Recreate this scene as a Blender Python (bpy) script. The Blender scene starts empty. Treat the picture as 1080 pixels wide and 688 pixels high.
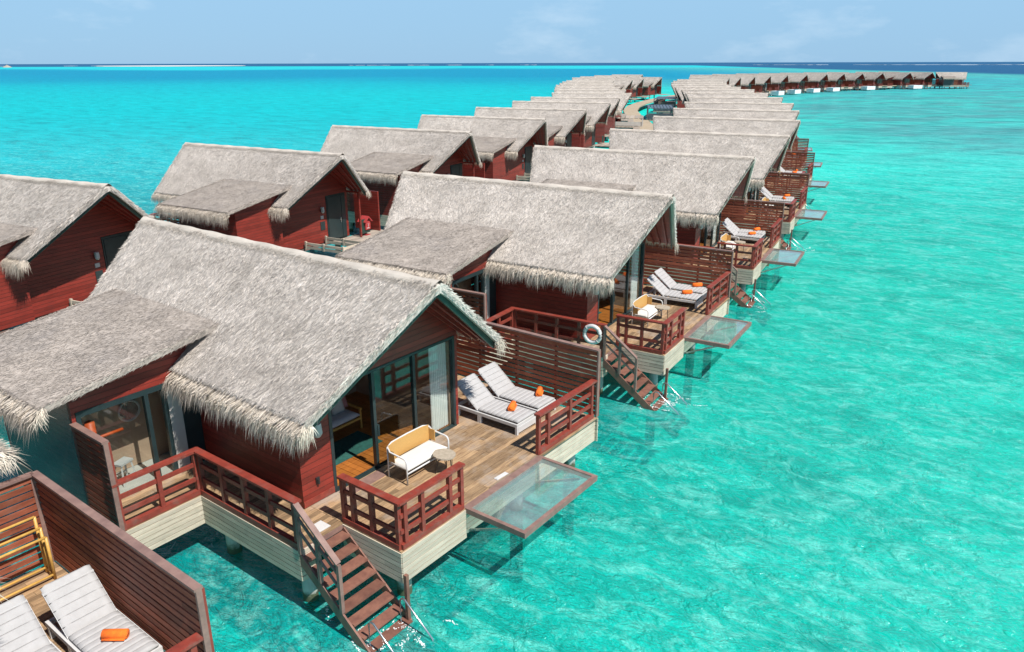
import bpy, math, random
import numpy as np
from mathutils import Vector
random.seed(7); RNG = np.random.default_rng(7)
scene = bpy.context.scene
C = scene.collection
R = math.radians
DECK = 1.6                      # deck height above the water
# ------------------------------------------------------------------ camera, sky, sun, exposure
cam = bpy.data.objects.new('camera', bpy.data.cameras.new('camera')); C.objects.link(cam)
cam.data.sensor_width = 36; cam.data.lens = 36*799.9/1080
cam.data.clip_start = .1; cam.data.clip_end = 60000
cam.location = (0, 0, DECK+9.756)
cam.rotation_euler = (R(90-19.185), R(0.127), 0)
scene.camera = cam
SUN_EL, SUN_BEAR = 55, 131.4    # bearing clockwise from +Y
w = bpy.data.worlds.new('World'); scene.world = w; w.use_nodes = True
nt = w.node_tree; nd = nt.nodes; bg = nd['Background']
sky = nd.new('ShaderNodeTexSky'); sky.sky_type = 'NISHITA'; sky.sun_disc = False
sky.sun_elevation = R(SUN_EL); sky.sun_rotation = R(SUN_BEAR); sky.altitude = 0
sky.air_density = 1.0; sky.dust_density = 0.15; sky.ozone_density = 3.0
tc = nd.new('ShaderNodeTexCoord'); mp = nd.new('ShaderNodeMapping'); mp.inputs['Scale'].default_value = (3.2, 3.2, 9); mp.inputs['Location'].default_value = (.35, .2, 0)
cn = nd.new('ShaderNodeTexNoise'); cn.inputs['Scale'].default_value = 1.6; cn.inputs['Detail'].default_value = 7; cn.inputs['Roughness'].default_value = .6
cr = nd.new('ShaderNodeValToRGB'); cr.color_ramp.elements[0].position = .54; cr.color_ramp.elements[1].position = .74
cr.color_ramp.elements[0].color = (0, 0, 0, 1); cr.color_ramp.elements[1].color = (.34, .34, .34, 1)
mx = nd.new('ShaderNodeMixRGB'); mx.inputs[2].default_value = (8.4, 9.8, 11, 1)
L = nt.links.new
L(tc.outputs['Generated'], mp.inputs[0]); L(mp.outputs[0], cn.inputs['Vector']); L(cn.outputs[0], cr.inputs[0])
L(cr.outputs[0], mx.inputs[0])
tint = nd.new('ShaderNodeMixRGB'); tint.blend_type = 'MULTIPLY'; tint.inputs[0].default_value = 1; tint.inputs[2].default_value = (.8, .92, 1.0, 1)
sx_ = nd.new('ShaderNodeSeparateXYZ'); L(tc.outputs['Generated'], sx_.inputs[0])
gr = nd.new('ShaderNodeValToRGB'); e_ = gr.color_ramp.elements; e_[0].position = 0; e_[0].color = (.226, .405, .60, 1)
e_[1].position = .20; e_[1].color = (.30, .50, .69, 1); L(sx_.outputs[2], gr.inputs[0])
gs = nd.new('ShaderNodeMixRGB'); gs.blend_type = 'MULTIPLY'; gs.inputs[0].default_value = 1; gs.inputs[2].default_value = (14.0, 14.0, 14.0, 1); L(gr.outputs[0], gs.inputs[1])
fz = nd.new('ShaderNodeMapRange'); fz.interpolation_type = 'SMOOTHSTEP'; fz.inputs[1].default_value = .45; fz.inputs[2].default_value = .12; fz.inputs[4].default_value = .88; L(sx_.outputs[2], fz.inputs[0])
mg = nd.new('ShaderNodeMixRGB'); L(fz.outputs[0], mg.inputs[0]); L(sky.outputs[0], tint.inputs[1]); L(tint.outputs[0], mg.inputs[1]); L(gs.outputs[0], mg.inputs[2])
L(mg.outputs[0], mx.inputs[1]); L(mx.outputs[0], bg.inputs[0])
bg.inputs[1].default_value = .075
sl = bpy.data.lights.new('sun', 'SUN'); sl.energy = 5.0; sl.angle = R(.53); sl.color = (1, .96, .9)
so = bpy.data.objects.new('sun', sl); C.objects.link(so); so.location = (30, -30, 60)
sd = Vector((math.sin(R(SUN_BEAR))*math.cos(R(SUN_EL)), math.cos(R(SUN_BEAR))*math.cos(R(SUN_EL)), math.sin(R(SUN_EL))))
so.rotation_euler = sd.to_track_quat('Z', 'Y').to_euler()
scene.view_settings.view_transform = 'Standard'; scene.view_settings.look = 'None'
scene.view_settings.exposure = 0.42; scene.view_settings.gamma = 1

# ------------------------------------------------------------------ materials
def ramp(nt, src, stops):
    r = nt.nodes.new('ShaderNodeValToRGB'); e = r.color_ramp.elements
    while len(e) < len(stops): e.new(.5)
    for k, (p, c) in enumerate(stops):
        e[k].position = p; e[k].color = (c[0], c[1], c[2], 1)
    nt.links.new(src, r.inputs[0]); return r.outputs[0]
def mixc(nt, f, a, b, mode='MIX'):
    m = nt.nodes.new('ShaderNodeMixRGB'); m.blend_type = mode
    for i, v in enumerate((f, a, b)):
        if isinstance(v, (int, float)): m.inputs[i].default_value = v if i == 0 else (v, v, v, 1)
        elif isinstance(v, tuple): m.inputs[i].default_value = (*v, 1)
        else: nt.links.new(v, m.inputs[i])
    return m.outputs[0]
def noise(nt, vec, scale, detail=4, rough=.55, dist=0):
    n = nt.nodes.new('ShaderNodeTexNoise'); n.inputs['Scale'].default_value = scale; n.inputs['Detail'].default_value = detail
    n.inputs['Roughness'].default_value = rough; n.inputs['Distortion'].default_value = dist
    nt.links.new(vec, n.inputs['Vector']); return n.outputs[0]
def mapping(nt, vec, sc, rot=(0, 0, 0)):
    if any(rot): vec = mapping_(nt, vec, (1, 1, 1), rot)
    return mapping_(nt, vec, sc)
def mapping_(nt, vec, sc, rot=(0, 0, 0)):
    m = nt.nodes.new('ShaderNodeMapping'); m.inputs['Scale'].default_value = sc; m.inputs['Rotation'].default_value = rot
    nt.links.new(vec, m.inputs['Vector']); return m.outputs[0]
def math_(nt, op, a, b=None, clamp=False):
    m = nt.nodes.new('ShaderNodeMath'); m.operation = op; m.use_clamp = clamp
    for i, v in enumerate((a, b)):
        if v is None: continue
        if isinstance(v, (int, float)): m.inputs[i].default_value = v
        else: nt.links.new(v, m.inputs[i])
    return m.outputs[0]
def objvec(nt):
    t = nt.nodes.new('ShaderNodeTexCoord'); oi = nt.nodes.new('ShaderNodeObjectInfo')
    a = nt.nodes.new('ShaderNodeVectorMath'); a.operation = 'ADD'
    s = nt.nodes.new('ShaderNodeVectorMath'); s.operation = 'SCALE'; s.inputs[0].default_value = (31, 17, 5)
    nt.links.new(oi.outputs['Random'], s.inputs['Scale'])
    nt.links.new(t.outputs['Object'], a.inputs[0]); nt.links.new(s.outputs[0], a.inputs[1]); return a.outputs[0]
def mat(name, c1, c2=None, rough=.7, nscale=4, stretch=(1, 1, 1), bump=0, bscale=30, metal=0, isl=0, spec=.5, dirt=None, groove=0):
    m = bpy.data.materials.new(name); m.use_nodes = True; nt = m.node_tree; b = nt.nodes['Principled BSDF']
    b.inputs['Roughness'].default_value = rough; b.inputs['Metallic'].default_value = metal
    b.inputs['Specular IOR Level'].default_value = spec
    v = objvec(nt); vs = mapping(nt, v, stretch)
    c2 = c2 or tuple(x*.75 for x in c1)
    n = noise(nt, vs, nscale, 6, .6)
    col = ramp(nt, n, [(.3, c2), (.7, c1)])
    if isl:
        g = nt.nodes.new('ShaderNodeNewGeometry')
        f = ramp(nt, g.outputs['Random Per Island'], [(0, (1-isl,)*3), (1, (1+isl*.6,)*3)])
        col = mixc(nt, 1.0, col, f, 'MULTIPLY')
    if dirt:
        dn = noise(nt, v, dirt[1], 5, .65); df = ramp(nt, dn, [(.52, (0, 0, 0)), (.7, (1, 1, 1))])
        col = mixc(nt, math_(nt, 'MULTIPLY', df, dirt[2]), col, dirt[0])
    h = None
    if bump:
        h = noise(nt, vs, bscale, 4, .6)
        bp = nt.nodes.new('ShaderNodeBump'); bp.inputs['Strength'].default_value = bump; bp.inputs['Distance'].default_value = .02
        nt.links.new(h, bp.inputs['Height']); nrm = bp.outputs[0]
        if groove:
            sx = nt.nodes.new('ShaderNodeSeparateXYZ'); t = nt.nodes.new('ShaderNodeTexCoord'); nt.links.new(t.outputs['Object'], sx.inputs[0])
            fr = math_(nt, 'FRACT', math_(nt, 'DIVIDE', sx.outputs[2], groove))
            gl = math_(nt, 'GREATER_THAN', fr, .1)
            b2 = nt.nodes.new('ShaderNodeBump'); b2.inputs['Strength'].default_value = .8; b2.inputs['Distance'].default_value = .02
            nt.links.new(gl, b2.inputs['Height']); nt.links.new(nrm, b2.inputs['Normal']); nrm = b2.outputs[0]
            pid = math_(nt, 'FLOOR', math_(nt, 'DIVIDE', sx.outputs[2], groove))
            wn = nt.nodes.new('ShaderNodeTexWhiteNoise'); wn.noise_dimensions = '1D'; nt.links.new(pid, wn.inputs['W'])
            col = mixc(nt, 1.0, col, ramp(nt, wn.outputs[0], [(0, (.78,)*3), (1, (1.12,)*3)]), 'MULTIPLY')
            col = mixc(nt, math_(nt, 'MULTIPLY', math_(nt, 'SUBTRACT', 1, gl), .6), col, (.03, .012, .01))
        nt.links.new(nrm, b.inputs['Normal'])
    nt.links.new(col, b.inputs['Base Color'])
    return m
M = {}
M['thatch'] = mat('thatch', (.67, .61, .55), (.49, .44, .39), .95, 1.1, (1, 1, 1), .9, 26, isl=.5, spec=.1, dirt=((.42, .38, .34), .5, .6))
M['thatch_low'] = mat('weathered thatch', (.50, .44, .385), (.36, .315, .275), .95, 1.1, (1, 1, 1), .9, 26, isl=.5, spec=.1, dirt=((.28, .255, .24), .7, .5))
M['ridge'] = mat('ridge thatch', (.58, .52, .45), (.44, .39, .335), .95, 1.5, isl=.35, spec=.1)
M['fringe'] = mat('thatch fringe', (.72, .64, .54), (.48, .41, .33), .9, 3, (1, 1, 1), 0, isl=.4, spec=.1)
M['wall'] = mat('red boards', (.27, .033, .022), (.19, .024, .016), .42, 1.5, (1, 1, 5), .2, 12, groove=.15, dirt=((.13, .02, .015), 1.2, .5))
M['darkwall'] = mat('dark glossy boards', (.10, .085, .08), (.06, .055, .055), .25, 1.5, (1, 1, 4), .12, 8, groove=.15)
M['rail'] = mat('red painted rail', (.28, .045, .028), (.17, .03, .02), .5, 5, (1, 1, 1), .3, 30, dirt=((.2, .10, .08), 3, .6))
M['screen'] = mat('red brown slats', (.35, .105, .055), (.20, .055, .03), .6, 2.5, (1, 1, 6), .3, 20, isl=.35, spec=.25, dirt=((.26, .14, .10), 1.6, .4))
M['deck'] = mat('weathered deck boards', (.43, .285, .155), (.20, .12, .065), .65, 3, (9, .9, 1), .4, 14, isl=.45, dirt=((.36, .30, .25), .9, .75))
M['deckgrey'] = mat('grey deck boards', (.42, .36, .29), (.27, .22, .18), .75, 3, (9, .9, 1), .4, 14, isl=.3)
M['fascia'] = mat('bleached fascia boards', (.62, .53, .42), (.43, .365, .28), .75, 2, (.6, .6, 8), .3, 16, isl=.2, dirt=((.35, .31, .25), 2.2, .6))
M['stair'] = mat('stair boards', (.24, .11, .075), (.14, .06, .045), .55, 5, (1, 1, 1), .3, 20, isl=.25)
M['beam'] = mat('weathered beam', (.27, .165, .135), (.17, .10, .085), .6, 4, (1, 1, 1), .3, 20)
M['frame'] = mat('dark door frame', (.022, .04, .042), (.016, .028, .03), .35, 3)
M['green'] = mat('green barge board', (.02, .052, .040), (.013, .033, .026), .5, 3, bump=.2)
M['concrete'] = mat('concrete pile', (.52, .52, .49), (.34, .36, .34), .85, 3, bump=.4, dirt=((.16, .2, .14), 2, .6))
M['pile'] = M['concrete'].copy()
def tide(m):                                  # weed and wet line around the waterline of the piles
    nt = m.node_tree; b = nt.nodes['Principled BSDF']; t = nt.nodes.new('ShaderNodeTexCoord'); sp = nt.nodes.new('ShaderNodeSeparateXYZ'); nt.links.new(t.outputs['Object'], sp.inputs[0])
    n = noise(nt, t.outputs['Object'], 5, 4, .6); z = math_(nt, 'ADD', sp.outputs[2], math_(nt, 'MULTIPLY', n, .5))
    f = nt.nodes.new('ShaderNodeMapRange'); f.inputs[1].default_value = -1.05; f.inputs[2].default_value = -1.2; nt.links.new(z, f.inputs[0])
    src = b.inputs['Base Color'].links[0].from_socket; nt.links.new(mixc(nt, f.outputs[0], src, (.07, .085, .045)), b.inputs['Base Color'])
tide(M['pile'])
M['white'] = mat('white powder coat', (.58, .57, .56), (.52, .51, .50), .4, 3)
M['fabric'] = mat('pale grey cushion', (.40, .39, .385), (.35, .34, .335), .9, 6, bump=.3, bscale=60)
M['cream'] = mat('cream cushion', (.64, .62, .58), (.56, .54, .50), .9, 6, bump=.2, bscale=40)
M['rattan'] = mat('woven rattan', (.62, .36, .11), (.44, .24, .07), .6, 60, bump=.5, bscale=90)
M['bamboo'] = mat('yellow bamboo', (.62, .38, .10), (.48, .26, .06), .4, 6, (1, 1, 1), .2)
M['orange'] = mat('orange towelling', (.90, .19, .015), (.78, .13, .012), .95, 12, bump=.5, bscale=90)
M['redorange'] = mat('red orange paint', (.62, .10, .02), (.5, .07, .015), .5, 4)
M['intfloor'] = mat('varnished floor', (.42, .15, .03), (.28, .09, .02), .3, 3, (6, .8, 1), .1, isl=.15)
M['intwall'] = mat('interior panelling', (.50, .34, .24), (.40, .26, .18), .6, 2)
M['pale'] = mat('pale render', (.55, .53, .49), (.45, .43, .40), .6, 2)
M['rug'] = mat('green rug', (.02, .11, .09), (.01, .06, .05), .95, 9, bump=.4)
M['greycloth'] = mat('grey upholstery', (.55, .56, .58), (.46, .47, .49), .9, 8)
M['pink'] = mat('rose cushion', (.5, .22, .2), (.4, .16, .15), .9, 8)
M['curtain'] = mat('white curtain', (.85, .84, .81), (.78, .77, .74), .9, 4)
M['steel'] = mat('steel tube', (.6, .6, .6), (.5, .5, .5), .25, 5, metal=.9)
M['tabletop'] = mat('stone table top', (.42, .36, .28), (.30, .25, .19), .7, 14, bump=.3)
M['darkmetal'] = mat('dark metal', (.03, .03, .03), None, .4)
M['redbox'] = mat('red painted box', (.42, .05, .05), (.33, .035, .035), .5, 4)
M['walk'] = mat('sandy walkway boards', (.42, .34, .24), (.32, .25, .17), .85, 1.5, (1, 1, 1), .2, 5, isl=.12)
M['slate'] = mat('blue grey panel', (.10, .11, .13), (.06, .065, .08), .4, 2)
M['poolwater'] = mat('pool water', (.02, .22, .40), (.02, .18, .34), .08, 2)
M['pooltile'] = mat('white pool wall', (.8, .8, .79), (.7, .7, .69), .4, 2)
def glassmat(name, tintc, base, mixd, rough=.02, refl=1.0, film=0):
    m = bpy.data.materials.new(name); m.use_nodes = True; nt = m.node_tree; nt.nodes.remove(nt.nodes['Principled BSDF'])
    out = nt.nodes['Material Output']; tr = nt.nodes.new('ShaderNodeBsdfTransparent'); tr.inputs[0].default_value = (*tintc, 1)
    gl = nt.nodes.new('ShaderNodeBsdfGlossy'); gl.inputs['Roughness'].default_value = rough
    fr = nt.nodes.new('ShaderNodeLayerWeight'); fr.inputs[0].default_value = .5
    f = math_(nt, 'MULTIPLY', math_(nt, 'POWER', fr.outputs['Facing'], 4), refl*.5, True); f = math_(nt, 'ADD', f, mixd, True)
    ms = nt.nodes.new('ShaderNodeMixShader'); nt.links.new(f, ms.inputs[0]); nt.links.new(tr.outputs[0], ms.inputs[1]); nt.links.new(gl.outputs[0], ms.inputs[2])
    if film:                                  # dried salt film on the pane
        df = nt.nodes.new('ShaderNodeBsdfDiffuse'); df.inputs[0].default_value = (.62, .74, .70, 1); m2 = nt.nodes.new('ShaderNodeMixShader')
        n = noise(nt, objvec(nt), 2.0, 5, .6); nt.links.new(math_(nt, 'MULTIPLY', n, film), m2.inputs[0]); nt.links.new(ms.outputs[0], m2.inputs[1]); nt.links.new(df.outputs[0], m2.inputs[2]); ms = m2
    nt.links.new(ms.outputs[0], out.inputs[0]); return m
M['glass'] = glassmat('door glass', (.90, .93, .92), None, .06, refl=1.2)
M['floorglass'] = glassmat('floor glass', (.88, .93, .92), None, .16, refl=1.3, film=.24)

# ------------------------------------------------------------------ mesh builder
class MB:
    def __init__(s): s.v = []; s.f = []
    def add(s, vs, fs):
        n = len(s.v); s.v += [tuple(p) for p in vs]; s.f += [tuple(i+n for i in f) for f in fs]; return s
    def box(s, x0, x1, y0, y1, z0, z1):
        x0, x1 = min(x0, x1), max(x0, x1); y0, y1 = min(y0, y1), max(y0, y1); z0, z1 = min(z0, z1), max(z0, z1)
        return s.add([(x0, y0, z0), (x1, y0, z0), (x1, y1, z0), (x0, y1, z0), (x0, y0, z1), (x1, y0, z1), (x1, y1, z1), (x0, y1, z1)],
                     [(3, 2, 1, 0), (4, 5, 6, 7), (0, 1, 5, 4), (1, 2, 6, 5), (2, 3, 7, 6), (3, 0, 4, 7)])
    def bar(s, p, q, w, h, up=(0, 0, 1)):
        p = Vector(p); q = Vector(q); d = (q-p).normalized(); u = Vector(up); a = d.cross(u)
        if a.length < 1e-4: a = d.cross(Vector((1, 0, 0)))
        a.normalize(); b = a.cross(d).normalized(); a *= w/2; b *= h/2
        v = [p-a-b, p+a-b, p+a+b, p-a+b, q-a-b, q+a-b, q+a+b, q-a+b]
        return s.add(v, [(0, 1, 2, 3), (7, 6, 5, 4), (1, 0, 4, 5), (2, 1, 5, 6), (3, 2, 6, 7), (0, 3, 7, 4)])
    def tube(s, pts, r, n=8, caps=True, closed=False):
        pts = [Vector(p) for p in pts]; k = len(pts); rings = []
        rr = r if isinstance(r, (list, tuple)) else [r]*k
        for i, p in enumerate(pts):
            if closed: d = pts[(i+1) % k]-pts[i-1]
            else: d = pts[min(i+1, k-1)]-pts[max(i-1, 0)]
            d.normalize(); a = d.cross(Vector((0, 0, 1)))
            if a.length < .05: a = d.cross(Vector((1, 0, 0)))
            a.normalize(); b = d.cross(a)
            rings.append([p+(a*math.cos(t)+b*math.sin(t))*rr[i] for t in [2*math.pi*j/n for j in range(n)]])
        v = [q for g in rings for q in g]; f = []
        for i in range(k if closed else k-1):
            i2 = (i+1) % k
            for j in range(n):
                f.append((i*n+j, i*n+(j+1) % n, i2*n+(j+1) % n, i2*n+j))
        if caps and not closed: f += [tuple(range(n))[::-1], tuple((k-1)*n+j for j in range(n))]
        return s.add(v, f)
    def prism(s, poly, axis, a, b):          # poly: 2D points, extruded along axis
        def pt(u, v, t):
            return {'x': (t, u, v), 'y': (u, t, v), 'z': (u, v, t)}[axis]
        n = len(poly); v = [pt(u, w_, a) for u, w_ in poly]+[pt(u, w_, b) for u, w_ in poly]
        f = [tuple(range(n))[::-1], tuple(range(n, 2*n))]+[(i, (i+1) % n, n+(i+1) % n, n+i) for i in range(n)]
        return s.add(v, f)
    def pillow(s, x0, x1, y0, y1, z0, z1, nx=8, ny=8, r=.06):
        v = []; f = []
        for side in (1, -1):
            o = len(v)
            for i in range(nx+1):
                for j in range(ny+1):
                    u, t = i/nx, j/ny
                    e = min(u*(x1-x0), (1-u)*(x1-x0), t*(y1-y0), (1-t)*(y1-y0))
                    k = min(1, e/r); k = math.sqrt(1-(1-k)**2)
                    zm = (z0+z1)/2
                    v.append((x0+(x1-x0)*u, y0+(y1-y0)*t, zm+side*(z1-z0)/2*(.25+.75*k)))
            for i in range(nx):
                for j in range(ny):
                    q = (o+i*(ny+1)+j, o+(i+1)*(ny+1)+j, o+(i+1)*(ny+1)+j+1, o+i*(ny+1)+j+1)
                    f.append(q if side == 1 else q[::-1])
        N = (nx+1)*(ny+1); bd = [i*(ny+1) for i in range(nx+1)]+[nx*(ny+1)+j for j in range(1, ny+1)]+[i*(ny+1)+ny for i in range(nx-1, -1, -1)]+[j for j in range(ny-1, 0, -1)]
        for a, b in zip(bd, bd[1:]+bd[:1]): f.append((b, a, a+N, b+N))
        return s.add(v, f)
    def xf(s, fn): s.v = [tuple(fn(p)) for p in s.v]; return s
    def build(s, name, m, parent=None, mir=1, smooth=False, fixn=True):
        me = bpy.data.meshes.new(name)
        v = s.v if mir == 1 else [(-p[0], p[1], p[2]) for p in s.v]
        me.from_pydata(v, [], s.f); me.materials.append(M[m] if isinstance(m, str) else m)
        if fixn:
            import bmesh
            b = bmesh.new(); b.from_mesh(me); bmesh.ops.recalc_face_normals(b, faces=b.faces); b.to_mesh(me); b.free()
        if smooth: me.polygons.foreach_set('use_smooth', [True]*len(me.polygons))
        me.update()
        o = bpy.data.objects.new(name, me); C.objects.link(o)
        if parent: o.parent = parent
        return o
def tag(o, label=None, cat=None, group=None, kind=None):
    for k, v in (('label', label), ('category', cat), ('group', group), ('kind', kind)):
        if v: o[k] = v
    return o
def empty(name, loc=(0, 0, 0), rz=0, parent=None):
    o = bpy.data.objects.new(name, None); C.objects.link(o); o.location = loc; o.rotation_euler = (0, 0, rz); o.empty_display_size = .3
    if parent: o.parent = parent
    return o
KIDS = {}
def kids(o): return KIDS.get(o.name) or [c for c in bpy.data.objects if c.parent == o]
def copy_tree(o, parent=None, skip=()):
    c = o.copy(); C.objects.link(c); c.parent = parent
    for ch in kids(o):
        if ch.name.split('.')[0] in skip: continue
        copy_tree(ch, c, skip)
    return c

# ------------------------------------------------------------------ sea
def sea_material():
    m = bpy.data.materials.new('lagoon water'); m.use_nodes = True; nt = m.node_tree; N = nt.nodes; N.remove(N['Principled BSDF']); out = N['Material Output']
    g = N.new('ShaderNodeNewGeometry'); sp = N.new('ShaderNodeSeparateXYZ'); nt.links.new(g.outputs['Position'], sp.inputs[0])
    pos = g.outputs['Position']
    big = noise(nt, mapping(nt, pos, (.0022, .0018, 1)), 1, 5, .55)
    wob = math_(nt, 'SUBTRACT', big, .5)
    X = sp.outputs[0]; Y = sp.outputs[1]
    def ss(v, a, b):
        r = N.new('ShaderNodeMapRange'); r.interpolation_type = 'SMOOTHSTEP'; r.inputs[1].default_value = a; r.inputs[2].default_value = b
        nt.links.new(v, r.inputs[0]); return r.outputs[0]
    Yw = math_(nt, 'ADD', Y, math_(nt, 'MULTIPLY', math_(nt, 'MULTIPLY', wob, 1.3), Y))
    Xw = math_(nt, 'ADD', X, math_(nt, 'MULTIPLY', wob, 120))
    near_c = (.014, .68, .55)
    cyan = (.0, .44, .46); blue = (.0, .235, .37); strip = (.01, .46, .50); dark = (.012, .085, .19); teal = (.05, .46, .42)
    # near to cyan on the left, teal on the right
    left = ss(math_(nt, 'SUBTRACT', X, math_(nt, 'MULTIPLY', Y, .16)), 15, -25)
    col = mixc(nt, left, near_c, cyan)
    tl = math_(nt, 'MULTIPLY', ss(math_(nt, 'SUBTRACT', X, math_(nt, 'MULTIPLY', Y, .1)), 15, 60), ss(Y, 45, 120))
    col = mixc(nt, tl, col, teal)
    # seagrass / coral patches in the right shallows
    pn = noise(nt, mapping(nt, pos, (.05, .10, 1), (0, 0, R(-20))), 1, 6, .62, .4)
    pf = ramp(nt, pn, [(.44, (0, 0, 0)), (.60, (1, 1, 1))])
    col = mixc(nt, math_(nt, 'MULTIPLY', math_(nt, 'MULTIPLY', pf, tl), .8), col, (.07, .26, .27))
    pn2 = noise(nt, mapping(nt, pos, (.020, .016, 1), (0, 0, R(-25))), 1, 6, .66, .6)
    col = mixc(nt, math_(nt, 'MULTIPLY', math_(nt, 'MULTIPLY', ramp(nt, pn2, [(.45, (0, 0, 0)), (.62, (1, 1, 1))]), tl), .6), col, (.07, .30, .31))
    # deep lagoon pool
    deep = math_(nt, 'MULTIPLY', math_(nt, 'MULTIPLY', ss(Yw, 190, 700), ss(Yw, 1900, 1250)), ss(Xw, 420, 120))
    col = mixc(nt, deep, col, blue)
    far = ss(Yw, 1300, 1700); col = mixc(nt, far, col, strip)
    ocean = math_(nt, 'MAXIMUM', ss(Y, 2300, 2900), math_(nt, 'MULTIPLY', ss(math_(nt, 'SUBTRACT', Xw, math_(nt, 'MULTIPLY', Y, .08)), 340, 420), ss(Y, 430, 720)))
    col = mixc(nt, ocean, col, dark)
    # cloudy sand mottling; rippling caustic light painted into the colour as pale patches
    p1 = noise(nt, mapping(nt, pos, (.16, .42, 1), (0, 0, R(33))), 1, 7, .68, .8)
    col = mixc(nt, 1.0, col, ramp(nt, p1, [(.30, (.42, .66, .68)), (.48, (.92, .94, .95)), (.68, (1.6, 1.18, 1.2))]), 'MULTIPLY')
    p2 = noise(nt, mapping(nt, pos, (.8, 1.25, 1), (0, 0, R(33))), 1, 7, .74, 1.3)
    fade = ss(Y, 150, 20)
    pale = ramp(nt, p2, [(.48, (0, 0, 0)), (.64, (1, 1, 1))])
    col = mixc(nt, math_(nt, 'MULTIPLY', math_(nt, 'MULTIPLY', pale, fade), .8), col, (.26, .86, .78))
    # waves
    def wave(scx, scy, rot, det=5, rough=.6, dist=.5): return noise(nt, mapping(nt, pos, (scx, scy, 1), (0, 0, R(rot))), 1, det, rough, dist)
    def ridge(v): return math_(nt, 'SUBTRACT', 1, math_(nt, 'ABSOLUTE', math_(nt, 'SUBTRACT', math_(nt, 'MULTIPLY', v, 2), 1)))
    h1 = wave(.40, .95, 33); h2 = ridge(wave(1.1, 2.4, 48, 4, .6, 1.0)); h3 = ridge(wave(4.0, 7.5, 20, 3, .6, .8))
    h = math_(nt, 'ADD', math_(nt, 'ADD', math_(nt, 'MULTIPLY', h1, .45), math_(nt, 'MULTIPLY', h2, .15)), math_(nt, 'MULTIPLY', h3, .05))
    bp = N.new('ShaderNodeBump'); bp.inputs['Distance'].default_value = 1.0; bp.inputs['Strength'].default_value = 1.0; nt.links.new(h, bp.inputs['Height'])
    df = N.new('ShaderNodeBsdfDiffuse'); nt.links.new(col, df.inputs[0]); nt.links.new(bp.outputs[0], df.inputs['Normal'])
    tr = N.new('ShaderNodeBsdfTransparent')
    tcol = mixc(nt, 1.0, mixc(nt, .28, col, (.03, .78, .72)), (1.35, 1.35, 1.35), 'MULTIPLY'); nt.links.new(tcol, tr.inputs[0])
    s1 = N.new('ShaderNodeMixShader'); nt.links.new(math_(nt, 'MULTIPLY', ss(Y, 100, 30), .56), s1.inputs[0]); nt.links.new(df.outputs[0], s1.inputs[1]); nt.links.new(tr.outputs[0], s1.inputs[2])
    gl = N.new('ShaderNodeBsdfGlossy'); gl.inputs['Roughness'].default_value = .12; nt.links.new(bp.outputs[0], gl.inputs['Normal'])
    fr = N.new('ShaderNodeFresnel'); fr.inputs[0].default_value = 1.33; nt.links.new(bp.outputs[0], fr.inputs['Normal'])
    ff = math_(nt, 'MINIMUM', math_(nt, 'MULTIPLY', fr.outputs[0], 1.15), math_(nt, 'ADD', .13, math_(nt, 'MULTIPLY', ss(Y, 200, 60), .17)))
    s2 = N.new('ShaderNodeMixShader'); nt.links.new(ff, s2.inputs[0]); nt.links.new(s1.outputs[0], s2.inputs[1]); nt.links.new(gl.outputs[0], s2.inputs[2])
    nt.links.new(s2.outputs[0], out.inputs[0]); return m
def sheet(name, z, m, x0, x1, y0, y1):
    o = MB().add([(x0, y0, z), (x1, y0, z), (x1, y1, z), (x0, y1, z)], [(0, 1, 2, 3)]).build(name, m, fixn=False); return tag(o, kind='structure')
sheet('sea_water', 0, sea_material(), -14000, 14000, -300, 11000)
M['sand'] = mat('seabed sand', (.64, .62, .56), (.52, .50, .45), .95, .4, (1, 1, 1), .3, 2, dirt=((.30, .32, .24), .12, .5))
sheet('seabed', -2.3, 'sand', -14000, 14000, -300, 11000)

# ------------------------------------------------------------------ the villa
ZF = .764; xT = -1.84; xH = -2.97; xQ = -5.465; yP = -1.235; xP = -1.78; yQ = -3.137; xW = -6.9; yS = 8.04; HR = 1.15; HS = 2.06; xBack = -5.87
xR, xL, xRe, xLe = -.92, -13.38, -1.85, -12.1
yE, yR_, yE2 = -.714, 2.5, 5.75; zE, zR = 2.78, 5.217; xGL = -10.9
GA, GB = 2.08, 5.166; GX = 1.70
def roofz(y):            # top surface of the main roof
    t = (y-yE)/(yR_-yE) if y < yR_ else (yE2-y)/(yE2-yR_)
    return zE+(zR-zE)*t
def slope_fn(near=True):
    y0 = yE if near else yE2
    def P(u, v, h=0):
        a = xLe+(xL-xLe)*u; b = xRe+(xR-xRe)*u
        return np.stack([a+(b-a)*v, y0+(yR_-y0)*u+(-h*.6 if near else h*.6)*np.ones_like(u), zE+(zR-zE)*u+h*.8-.06*np.clip((u-.93)/.07, 0, 1)**2], -1)
    return P
LX1, LX2, LY0, LZ0, LY1, LZ1 = -11.58, -6.47, -3.86, 2.97, .62, 3.70
def lean_fn():
    def P(u, v, h=0):
        a = LX1-.25*(u > 2); return np.stack([LX1+(LX2-LX1)*v+0*u, LY0+(LY1-LY0)*u-h*.16, LZ0+(LZ1-LZ0)*u+h*.98], -1)
    return P
def lump(x, y, s=1.0):
    return .5*np.sin(x*1.7*s+.6)*np.cos(y*1.3*s+x*.4)+.3*np.sin(x*4.3*s+y*2.9*s)+.2*np.sin(x*9.1*s-y*7.7*s)
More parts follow.
